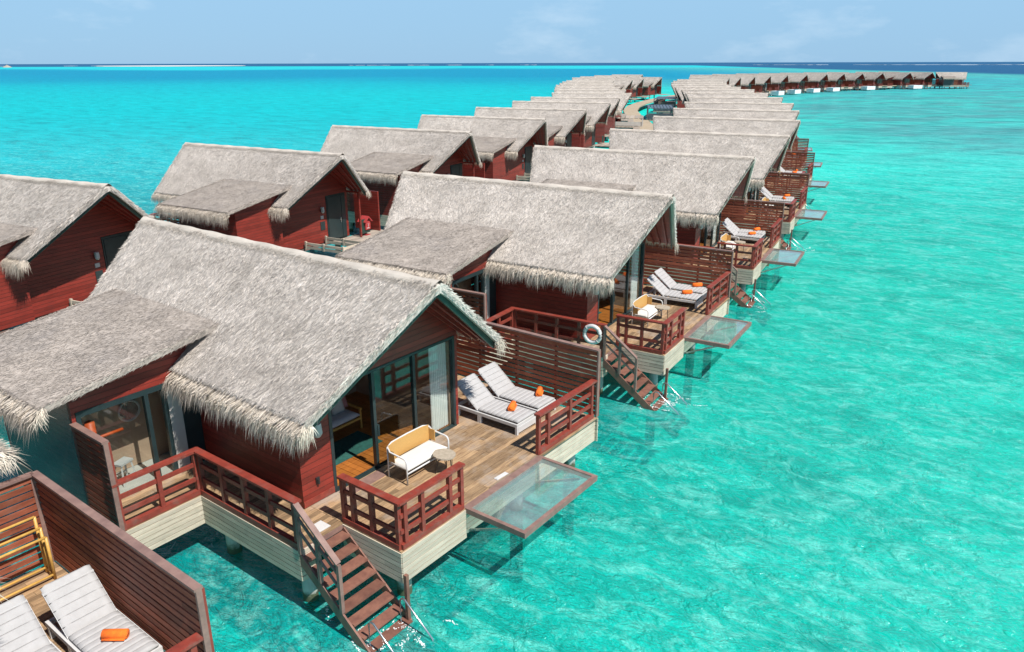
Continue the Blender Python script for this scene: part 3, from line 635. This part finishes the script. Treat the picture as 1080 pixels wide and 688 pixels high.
near_lab = {0: 'villa at the lower left corner showing only its slatted terrace and frayed thatch tip', 1: 'nearest whole thatched villa with open sliding door, sofa and glass floor over water',
            2: 'thatched villa with a white life ring on its railing, right behind the nearest one'}
for i, p in enumerate(right):
    place(pR, p, near_lab.get(i, 'thatched red villa, %s along the right row counting from the camera' % ORD[i]), 'villas of the right row', i > 6)
for i, p in enumerate(far):
    pool = i in (3, 4, 5, 6, 8, 10)
    place(pP if pool else pR, p, ('distant villa with white plunge pool, ' if pool else 'distant villa without a pool, ')+'%s along the far right bend' % ORD[i], 'villas on the far bend', True)
n_in = len(left)
left_lab = {0: 'thatched villa cut by the left picture edge, its red gable half in sun', 1: 'left row villa with dark entrance door and a small red letter box on its porch'}
for i, p in enumerate(left):
    place(pL, p, left_lab.get(i, 'thatched villa, %s along the left row counting from the camera' % ORD[i]), 'villas of the left row', i > 4)
# end villa turned across the far end of the jetty
e = place(pR, from_peak(197, 346, 14), 'distant villa turned across the far tip of the jetty, pale deck on stilts', 'villas on the far bend', True)

# ------------------------------------------------------------------ walkway
W = [(-24, 8), (-17.5, 20), (-11.0, 33), (-5.0, 44.5), (1.0, 56), (6.5, 68), (11.5, 80), (15.5, 92), (19, 106), (21, 120), (22.2, 134), (23.3, 150), (25.2, 168), (28.3, 184), (32.3, 198), (37.5, 213), (43.5, 228), (50, 243), (59, 259), (69, 274), (81, 288), (94, 301), (108, 313), (124, 324), (141, 333), (160, 341), (176, 348)]
def ribbon(mb, pts, hw, z0, z1):
    P = [Vector((a, b, 0)) for a, b in pts]; v = []
    for i, p in enumerate(P):
        d = (P[min(i+1, len(P)-1)]-P[max(i-1, 0)]).normalized(); s = Vector((d.y, -d.x, 0))
        for k, z in ((-1, z0), (1, z0), (1, z1), (-1, z1)): v.append(p+s*hw*k+Vector((0, 0, z)))
    f = [(0, 1, 2, 3)[::-1], tuple(4*(len(P)-1)+j for j in range(4))]
    for i in range(len(P)-1):
        for j in range(4): f.append((4*i+j, 4*i+(j+1) % 4, 4*i+4+(j+1) % 4, 4*i+4+j))
    mb.add(v, f)
def dense(pts, step):
    out = []
    for a, b in zip(pts, pts[1:]):
        n = max(1, int(math.dist(a, b)/step))
        for k in range(n): out.append((a[0]+(b[0]-a[0])*k/n, a[1]+(b[1]-a[1])*k/n))
    return out+[pts[-1]]
mb = MB(); ribbon(mb, W, 1.5, DECK-.3, DECK-.02); wk = mb.build('walkway', 'walk'); tag(wk, kind='structure')

# ------------------------------------------------------------------ furniture
def wpt(pose, x, y, z=0):
    a = R(pose[2]); return (pose[0]+x*math.cos(a)+y*math.sin(a), pose[1]-x*math.sin(a)+y*math.cos(a), DECK+z)
def make_lounger():
    r = empty('sun_lounger')
    f = MB(); Lg, hw, zt = 2.25, .44, .30
    for s in (-1, 1): f.box(-Lg+.0, 0, s*hw-.035, s*hw+.035, zt-.07, zt+.02)
    f.box(-.05, .0, -hw+.035, hw-.035, zt-.07, zt+.02); f.box(-Lg, -Lg+.05, -hw+.035, hw-.035, zt-.07, zt+.02)
    for k in range(9): f.box(-.25-k*.2, -.19-k*.2, -hw+.035, hw-.035, zt-.05, zt-.02)
    f.build('frame', 'white', r)
    for (x, wd) in ((-.03, .035), (-1.35, .06), (-2.15, .035)):
        for s in (-1, 1): MB().box(x-wd, x+wd, s*hw-.036, s*hw+.036, 0, zt-.07).build('leg', 'white', r)
    MB().box(-.04, .01, -hw+.037, hw-.037, .06, zt-.07).build('end_panel', 'white', r)
    c = MB(); n = 9
    for k in range(n):
        x0 = -1.42+k*1.40/n; c.pillow(x0, x0+1.40/n+.012, -hw+.01, hw-.01, zt+.02, zt+.13, 6, 10, .022)
    b = MB(); nb = 6; Lb = 1.0; an = R(39)
    for k in range(nb):
        x0 = -(k+1)*Lb/nb; b.pillow(x0-.01, x0+Lb/nb, -hw+.01, hw-.01, 0, .11, 6, 10, .022)
    b.xf(lambda p: (-1.42+p[0]*math.cos(an)-p[2]*math.sin(an)*1.0, p[1], zt+.02-p[0]*math.sin(an)+p[2]*math.cos(an)))
    c.build('seat_cushion', 'fabric', r, smooth=True); b.build('back_cushion', 'fabric', r, smooth=True)
    s = MB(); d = Vector((-math.cos(an), 0, math.sin(an)))
    for y in (-hw+.03, hw-.03): s.bar(Vector((-1.4, y, zt)), Vector((-1.4, y, zt))+d*.98, .05, .03)
    s.bar(Vector((-1.4, -hw, zt))+d*.98, Vector((-1.4, hw, zt))+d*.98, .05, .03)
    s.bar((-1.95, -.2, zt), (-1.85, -.2, zt+.38), .03, .03); s.bar((-1.95, .2, zt), (-1.85, .2, zt+.38), .03, .03)
    s.build('back_frame', 'white', r); return r
def make_towel():
    mb = MB(); pts = []
    mb.tube([(0, -.17, .07), (0, -.165, .07), (0, .165, .07), (0, .17, .07)], [.05, .07, .07, .05], 14)
    mb.tube([(.012, -.171, .075), (.012, .171, .075)], .04, 10); mb.bar((.06, -.155, .04), (.06, .155, .04), .07, .018)
    mb.xf(lambda p: (p[0]*1.25, p[1]*1.25, p[2]*1.2))
    o = mb.build('rolled_towel', 'orange', smooth=True); return o
def make_sofa():
    r = empty('garden_sofa'); hw = .76; dp = .66
    # local: seat faces +x, back at -x
    f = MB(); rad = .022
    for s in (-1, 1):
        f.tube([(dp/2, s*hw, 0), (dp/2, s*hw, .60), (dp/2-.03, s*hw, .66), (dp/2-.09, s*hw, .69), (-dp/2+.1, s*hw, .72), (-dp/2+.02, s*(hw-.02), .80)], rad, 8)
        f.tube([(-dp/2, s*(hw-.02), 0), (-dp/2, s*(hw-.02), .82)], rad, 8)
    f.tube([(-dp/2, -hw+.02, .82), (-dp/2-.04, -hw+.2, .87), (-dp/2-.05, 0, .88), (-dp/2-.04, hw-.2, .87), (-dp/2, hw-.02, .82)], rad, 8)
    f.tube([(dp/2, -hw, .30), (dp/2, hw, .30)], rad, 8); f.tube([(-dp/2, -hw+.02, .30), (-dp/2, hw-.02, .30)], rad, 8)
    f.build('frame', 'white', r, smooth=True)
    s = MB(); s.pillow(-dp/2+.03, dp/2-.0, -hw+.04, hw-.04, .31, .47, 10, 16, .08); s.build('seat_cushion', 'cream', r, smooth=True)
    b = MB(); n = 16; v = []
    for t in (0, .03):
        for i in range(n+1):
            y = -hw+.03+(2*hw-.06)*i/n; c = .05*(1-(y/hw)**2)
            for z in (.40, .62, .84): v.append((-dp/2+.02-c-t, y, z+(.04*(1-(y/hw)**4) if z > .8 else 0)))
    N = 3*(n+1); fs = []
    for i in range(n):
        for j in range(2):
            q = (3*i+j, 3*i+3+j, 3*i+4+j, 3*i+1+j); fs.append(q); fs.append(tuple(k+N for k in q[::-1]))
        fs.append((3*i+2, 3*i+5, 3*i+5+N, 3*i+2+N)); fs.append((3*i, 3*i+N, 3*i+3+N, 3*i+3))
    b.add(v, fs)
    for s_ in (-1, 1): b.box(-dp/2+.0, -dp/2+.22, s_*(hw-.03)-.01, s_*(hw-.03)+.01, .45, .76)
    b.build('backrest', 'rattan', r); return r
def make_table():
    r = empty('coffee_table'); t = MB(); n = 28; pts = [(.30*math.cos(2*math.pi*i/n)*(1+.03*math.sin(5*i)), .27*math.sin(2*math.pi*i/n)*(1+.03*math.cos(3*i))) for i in range(n)]
    t.prism(pts, 'z', .47, .51); t.build('table_top', 'tabletop', r)
    for k in range(3):
        a = 2*math.pi*k/3; l = MB()
        l.tube([(.2*math.cos(a), .2*math.sin(a), .47), (.24*math.cos(a), .24*math.sin(a), 0)], .012, 6); l.tube([(.2*math.cos(a+.5), .2*math.sin(a+.5), .47), (.24*math.cos(a), .24*math.sin(a), 0)], .010, 6); l.build('leg', 'darkmetal', r)
    return r
protos = {}
def inst(kind, pose, x, y, z, rz, label, cat, group):
    mk = {'lounger': make_lounger, 'towel': make_towel, 'sofa': make_sofa, 'table': make_table}[kind]
    if kind not in protos:
        o = mk(); protos[kind] = o
        KIDS[o.name] = [c for c in bpy.data.objects if c.parent == o]
        for c in KIDS[o.name]: KIDS[c.name] = []
    else: o = copy_tree(protos[kind])
    o.location = wpt(pose, x, y, z); o.rotation_euler = (0, 0, -R(pose[2])+R(rz)); tag(o, label, cat, group); return o
where = ['the lower left corner terrace', 'the nearest whole villa terrace', 'the life ring villa terrace', 'the fourth terrace from the camera', 'the fifth terrace from the camera', 'the sixth terrace from the camera', 'the seventh terrace from the camera']
for i in range(7):
    p = right[i]; xs = (-1.2, -1.28) if i in (0, 1) else (-.75, -.85)
    ya, yb = (6.18, 7.27) if i else (6.35, 7.45)
    rz = [0, 0, 2, -2, 3, 1, 0][i]
    inst('lounger', p, xs[0]+(-.25 if i == 0 else 0), ya, 0, rz, 'white sun lounger farther from the slatted screen on '+where[i], 'sun lounger', 'sun loungers on the terraces')
    inst('lounger', p, xs[1]+(-.1 if i == 0 else 0), yb, 0, -rz*.5, 'white sun lounger beside the slatted screen on '+where[i], 'sun lounger', 'sun loungers on the terraces')
    tz = .42
    if i: inst('towel', p, xs[0]-.62, ya+.12, tz, [0, 24, -48, -40, 20, -40, 0][i], 'orange rolled towel on the lounger farther from the screen, '+where[i], 'towel', 'rolled orange towels')
    inst('towel', p, xs[1]-.50-(.3 if i == 0 else 0), yb+(.05 if i == 0 else .32), tz, [-52, 28, -50, -30, -45, 10, -40][i], 'orange rolled towel on the lounger beside the screen, '+where[i], 'towel', 'rolled orange towels')
    if i:
        inst('sofa', p, -2.12 if i < 2 else -1.95, 2.78 if i < 2 else 3.25, 0, 0, 'rattan backed white sofa with cream cushion on '+where[i], 'sofa', 'rattan sofas on the terraces')
        inst('table', p, -1.50, 3.05 if i < 2 else 3.75, 0, 0, 'small round side table by the rattan sofa on '+where[i], 'table', 'round tables on the terraces')
p1 = V[1]
def single(mb_parts, name, pose, x, y, z, label, cat, rz=0, group=None):
    r = empty(name, wpt(pose, x, y, z), -R(pose[2])+R(rz))
    for n, mb, m, sm in mb_parts: mb.build(n, m, r, smooth=sm)
    tag(r, label, cat, group); return r
# life ring on the second villa's railing
n = 24; ring = MB().tube([(0, .30*math.cos(2*math.pi*i/n), .30*math.sin(2*math.pi*i/n)) for i in range(n)], .075, 10, closed=True)
bands = MB()
for k in range(4):
    a0 = math.pi/4+k*math.pi/2; bands.tube([(0, .30*math.cos(a0+t), .30*math.sin(a0+t)) for t in (-.1, 0, .1)], .08, 10)
for vi, lb in ((2, 'white life ring hanging on the red railing above the stairs of the second villa'),):
    single([('ring', ring, 'white', True), ('band', bands, 'pale', True)], 'life_ring', V[vi], -2.2, yP-.07, .78, lb, 'life ring', 90)
# bamboo towel rack on the lower left terrace
rk = MB(); 
for k, (x, z_) in enumerate(((0, 1.30), (.18, 1.12), (.36, .98))):
    rk.tube([(x, 0, 0.02), (x, 0, z_)], .03, 8); rk.tube([(x, -1.9, 0.02), (x, -1.9, z_)], .03, 8); rk.tube([(x, 0, z_), (x, -1.9, z_)], .028, 8)
rk.tube([(0, 0, .12), (.36, 0, .12)], .025, 8); rk.tube([(0, 0, .12), (0, -1.9, .12)], .025, 8); rk.tube([(.36, 0, .12), (.36, -1.9, .12)], .025, 8)
single([('frame', rk, 'bamboo', True)], 'towel_rack', V[0], -5.58, 7.78, 0, 'yellow bamboo towel rack against the slatted wall of the lower left terrace', 'towel rack')
wb = MB()
for k in range(14):
    a = 2*math.pi*k/14; wb.tube([(.26*math.cos(a), .26*math.sin(a), .45), (.16*math.cos(a), .16*math.sin(a), .22), (.24*math.cos(a), .24*math.sin(a), 0)], .006, 5)
for rr, z_ in ((.26, .45), (.16, .22), (.24, .01)): wb.tube([(rr*math.cos(2*math.pi*k/24), rr*math.sin(2*math.pi*k/24), z_) for k in range(24)], .008, 5, closed=True)
single([('wire_base', wb, 'darkmetal', True)], 'wire_table', V[0], -3.0, 5.35, 0, 'dark wire side table at the bottom left corner beside a lounger', 'table')
# indoor sofa, rug, bathroom things
for vi in (1, 2):
    q = V[vi]; wh = 'nearest whole villa' if vi == 1 else 'life ring villa'
    a = MB(); a.pillow(-.38, .38, -.85, .85, .34, .52, 8, 14, .08); bk = MB(); bk.pillow(-.85, .85, -.3, .3, -.09, .09, 14, 8, .1); bk.xf(lambda p: (-.36-p[2]+.0-.25*(p[1]), p[0], .78+p[1]))
    fr_ = MB()
    for s in (-1, 1):
        fr_.bar((-.45, s*.9, .62), (.40, s*.9, .60), .05, .05)
        for x in (-.36, .36): fr_.bar((x, s*.9, 0), (x*.95, s*.9, .6), .045, .045)
    fr_.bar((-.36, -.9, .32), (-.36, .9, .32), .05, .06); fr_.bar((.36, -.9, .32), (.36, .9, .32), .05, .06)
    c1 = MB(); c1.pillow(-.23, .23, -.23, .23, -.07, .07, 8, 8, .12); c1.xf(lambda p: (-.10-p[2]-.35*p[1], .45+p[0]*.95, .76+p[1]))
    c2 = MB(); c2.pillow(-.22, .22, -.22, .22, -.06, .06, 8, 8, .12); c2.xf(lambda p: (-.20-p[2]-.35*p[1], .68+p[0]*.9, .77+p[1]))
    single([('seat_cushion', a, 'greycloth', True), ('back_cushion', bk, 'greycloth', True), ('frame', fr_, 'bamboo', False)], 'indoor_sofa', q, -5.35, 2.55, 0.013, 'grey sofa with wooden arms seen through the open door of the '+wh, 'sofa', 0, 'indoor sofas')
    o = c1.build('cushion', 'pale', smooth=True); o.location = wpt(q, -5.35, 2.55, .013); o.rotation_euler = (0, 0, -R(q[2])); tag(o, 'pale cushion on the grey sofa inside the '+wh, 'cushion', 'cushions on indoor sofas')
    o = c2.build('cushion', 'pink', smooth=True); o.location = wpt(q, -5.35, 2.55, .013); o.rotation_euler = (0, 0, -R(q[2])); tag(o, 'rose cushion on the grey sofa inside the '+wh, 'cushion', 'cushions on indoor sofas')
    rg = MB(); rg.box(-.5, .5, -.9, .9, 0, .012); o = rg.build('rug', 'rug'); o.location = wpt(q, -4.42, 2.35, .016); o.rotation_euler = (0, 0, -R(q[2])); tag(o, 'dark green rug on the wooden floor inside the '+wh, 'rug', 'indoor rugs')
    s = MB(); s.box(-.14, .14, -.20, .20, .52, .57)
    lg = MB()
    for sx in (-1, 1):
        for sy in (-1, 1): lg.bar((sx*.10, sy*.15, .52), (sx*.15, sy*.21, 0), .04, .04)
        lg.bar((sx*.13, -.18, .2), (sx*.13, .18, .2), .03, .03)
    single([('seat', s, 'white', False), ('leg_frame', lg, 'white', False)], 'bath_stool', q, -7.45, -2.02, .022, 'white stool behind the bathroom window of the '+wh, 'stool', 20, 'bathroom stools')
    s = MB(); s.tube([(0, 0, 0), (0, 0, 2.0)], .11, 10); s.tube([(0, 0, 1.55), (0, .7, 1.55)], .04, 8); s.tube([(0, 0, .03), (0, 0, .0)], .2, 12)
    single([('pole', s, 'redorange', True)], 'towel_stand', q, -7.1, -2.72, .022, 'orange red towel stand behind the bathroom window of the '+wh, 'towel stand', 0, 'bathroom towel stands')
    s = MB(); s.tube([(0, .26*math.cos(2*math.pi*i/20), .26*math.sin(2*math.pi*i/20)) for i in range(20)], .03, 8, closed=True)
    s2 = MB(); s2.prism([(.26*math.cos(2*math.pi*i/20), .26*math.sin(2*math.pi*i/20)) for i in range(20)], 'x', -.02, 0)
    single([('frame', s, 'pale', True), ('mirror_glass', s2, 'steel', False)], 'round_mirror', q, -8.0, -1.4, 1.55, 'round mirror on the bathroom back wall of the '+wh, 'mirror', 0, 'bathroom mirrors')
# towel and card on the boards of the nearest terrace
def flat(name, pose, x, y, sx, sy, m, label, cat, rz=0, z=.004):
    mb = MB(); mb.box(-sx/2, sx/2, -sy/2, sy/2, 0, .015); mb.box(-sx/2+.03, sx/2-.03, -sy/2+.03, sy/2-.03, .015, .022)
    o = mb.build(name, m); o.location = wpt(pose, x, y, z); o.rotation_euler = (0, 0, -R(pose[2])+R(rz)); tag(o, label, cat); return o
flat('floor_hatch', V[1], -2.12, -.42, .34, .34, 'white', 'small white square plate on the boards at the top of the near stairs', 'floor plate')
flat('floor_plate', V[1], -.22, 3.72, .12, .42, 'white', 'white strip lying on the deck edge beside the near glass floor', 'floor plate', -4)
flat('door_mat', V[1], -2.72, 1.45, .34, 1.3, 'beam', 'grey striped doormat outside the open sliding door of the nearest villa', 'doormat')
# letter boxes shaped as little houses on the left row's porches
for k in (1, 2):
    q = left[k]; s = MB(); s.box(-.22, .22, -.22, .22, .35, .85); ps = MB(); ps.box(-.05, .05, -.05, .05, 0, .35); ps.box(-.2, .2, -.2, .2, 0, .04)
    rf = MB(); rf.prism([(-.33, .82), (0, 1.16), (.33, .82), (.28, .80), (0, 1.08), (-.28, .80)], 'x', -.32, .32); mk = MB()
    mk.bar((.224, -.06, .72), (.224, .02, .50), .008, .035, (1, 0, 0)); mk.bar((.224, .08, .72), (.224, .02, .50), .008, .035, (1, 0, 0)); mk.box(.22, .226, -.11, .11, .42, .46)
    single([('body', s, 'redbox', False), ('post', ps, 'redbox', False), ('roof', rf, 'redbox', False), ('mark', mk, 'white', False)], 'letter_box', q, 11.6, 5.95, 0,
           'red house shaped letter box on the porch of the '+('second' if k == 1 else 'third')+' left row villa', 'letter box', 0, 'red letter boxes')

# ------------------------------------------------------------------ small pavilions by the bend of the walkway
def pavilion(loc, rz, sx, sy, h, m1, m2, label, nsl):
    r = empty('service_pavilion', loc, rz); b = MB(); b.box(-sx/2, sx/2, -sy/2, sy/2, -.2, 0); b.build('floor', 'deckgrey', r)
    for x in (-sx/2+.1, sx/2-.1):
        for y in (-sy/2+.1, sy/2-.1): MB().box(x-.08, x+.08, y-.08, y+.08, 0, h).build('post', m2, r)
    s = MB()
    for k in range(nsl): s.box(-sx/2+k*sx/nsl+.06, -sx/2+(k+1)*sx/nsl-.06, -sy/2, sy/2, h, h+.08)
    s.build('slatted_roof', m1, r)
    s = MB(); s.box(-sx/2+.2, sx/2-.2, -sy/2+.12, -sy/2+.17, .1, h*.6); s.build('front_panel', m2, r); s = MB(); s.box(-sx/2+.03, -sx/2+.08, -sy/2+.2, sy/2-.2, .1, h*.8); s.build('side_panel', m2, r)
    for x in (-sx/2+.5, sx/2-.5): MB().tube([(x, 0, -.2), (x, 0, -4)], .15, 8).build('stilt', 'concrete', r)
    tag(r, label, 'pavilion'); return r
pavilion((18.2, 128.5, DECK), -R(10), 6.5, 7.0, 1.2, 'deckgrey', 'pale', 'pale slatted pavilion left of the walkway near its bend', 9)
pavilion((27.2, 145, DECK), -R(9), 4.6, 12.0, 1.9, 'slate', 'slate', 'dark blue slatted pavilion right of the walkway at its bend', 8)

pavilion((33.2, 170, DECK), -R(14), 4.6, 13.0, 2.4, 'slate', 'slate', 'second dark pavilion right of the walkway, behind the first dark one', 8)
pavilion((38.0, 190, DECK), -R(20), 4.6, 12.0, 1.6, 'deckgrey', 'beam', 'brown slatted pavilion right of the walkway where it turns right', 8)

# ------------------------------------------------------------------ surf on the outer reef, foam at the stairs
def foam(name, cells, z, m, label):
    mb = MB()
    for (x, y, rx, ry, rot) in cells:
        n = 9; pts = []
        ph = random.uniform(0, 6)
        for k in range(n):
            a = 2*math.pi*k/n; rr = random.uniform(.55, 1.1)
            px, py = rx*rr*math.cos(a), ry*rr*math.sin(a); pts.append((x+px*math.cos(rot)-py*math.sin(rot), y+px*math.sin(rot)+py*math.cos(rot)))
        mb.prism(pts, 'z', z-.01, z+min(.5, .25*min(rx, ry)))
    o = mb.build(name, m); tag(o, label, 'surf' if 'surf' in name else 'foam', kind='stuff'); return o
M['foam'] = mat('white foam', (.85, .88, .87), (.75, .82, .8), .9, 8)
M['beach'] = mat('pale sand', (.85, .80, .70), (.75, .70, .6), .95, 1)
cells = []
def band(x0, x1, Y, n, ln, dy, Y1=None):
    for k in range(n):
        t = random.random(); x = x0+(x1-x0)*t; y = (Y+(Y1-Y)*t if Y1 else Y)+random.uniform(-dy, dy); cells.append((x, y, random.uniform(.3, 1)*ln, random.uniform(25, 70), 0))
band(-2400, -1500, 3300, 7, 40, 40); band(-700, 100, 3400, 14, 40, 30)
band(900, 1600, 2900, 34, 55, 40, 2500); band(1600, 2600, 2500, 40, 60, 40, 2900)
foam('reef_surf', cells, .1, 'foam', 'broken white line of surf along the outer reef under the horizon')
cells = []
for vi in range(1, 6):
    for w__ in range(16 if vi < 3 else 7):
        cx, cy = .35+random.gauss(0, .5), -.65+random.gauss(0, .5); a = random.uniform(0, 6.28); rr_ = random.uniform(.15, .5)
        for k in range(14):
            b_ = a+k*.09+random.gauss(0, .03); q = wpt(right[vi], cx+rr_*math.cos(b_)*1.4+random.gauss(0, .02), cy+rr_*math.sin(b_)+random.gauss(0, .02))
            cells.append((q[0], q[1], random.uniform(.006, .04), random.uniform(.004, .014), random.uniform(0, 3)))
foam('stair_foam', cells, .02, 'foam', 'flecks of white foam around the foot of each water staircase')
# low sand spit and its beacon on the left horizon
mb = MB(); 
pts = [(-1330+260*math.cos(a)*(1+.2*math.sin(3*a)), 3050+260*math.sin(a)) for a in [2*math.pi*k/26 for k in range(26)]]; mb.prism(pts, 'z', -1, 1.2)
tag(mb.build('sand_spit', 'beach'), kind='structure')
r = empty('reef_beacon', (-1480, 2350, 0)); MB().tube([(0, 0, -1), (0, 0, 3), (0, 0, 6)], [14, 8, 2], 9).build('base', 'deckgrey', r); MB().tube([(0, 0, 6), (0, 0, 9)], .5, 6).build('mast', 'deckgrey', r)
tag(r, 'small pale beacon mound standing in the sea at the far left horizon', 'beacon')
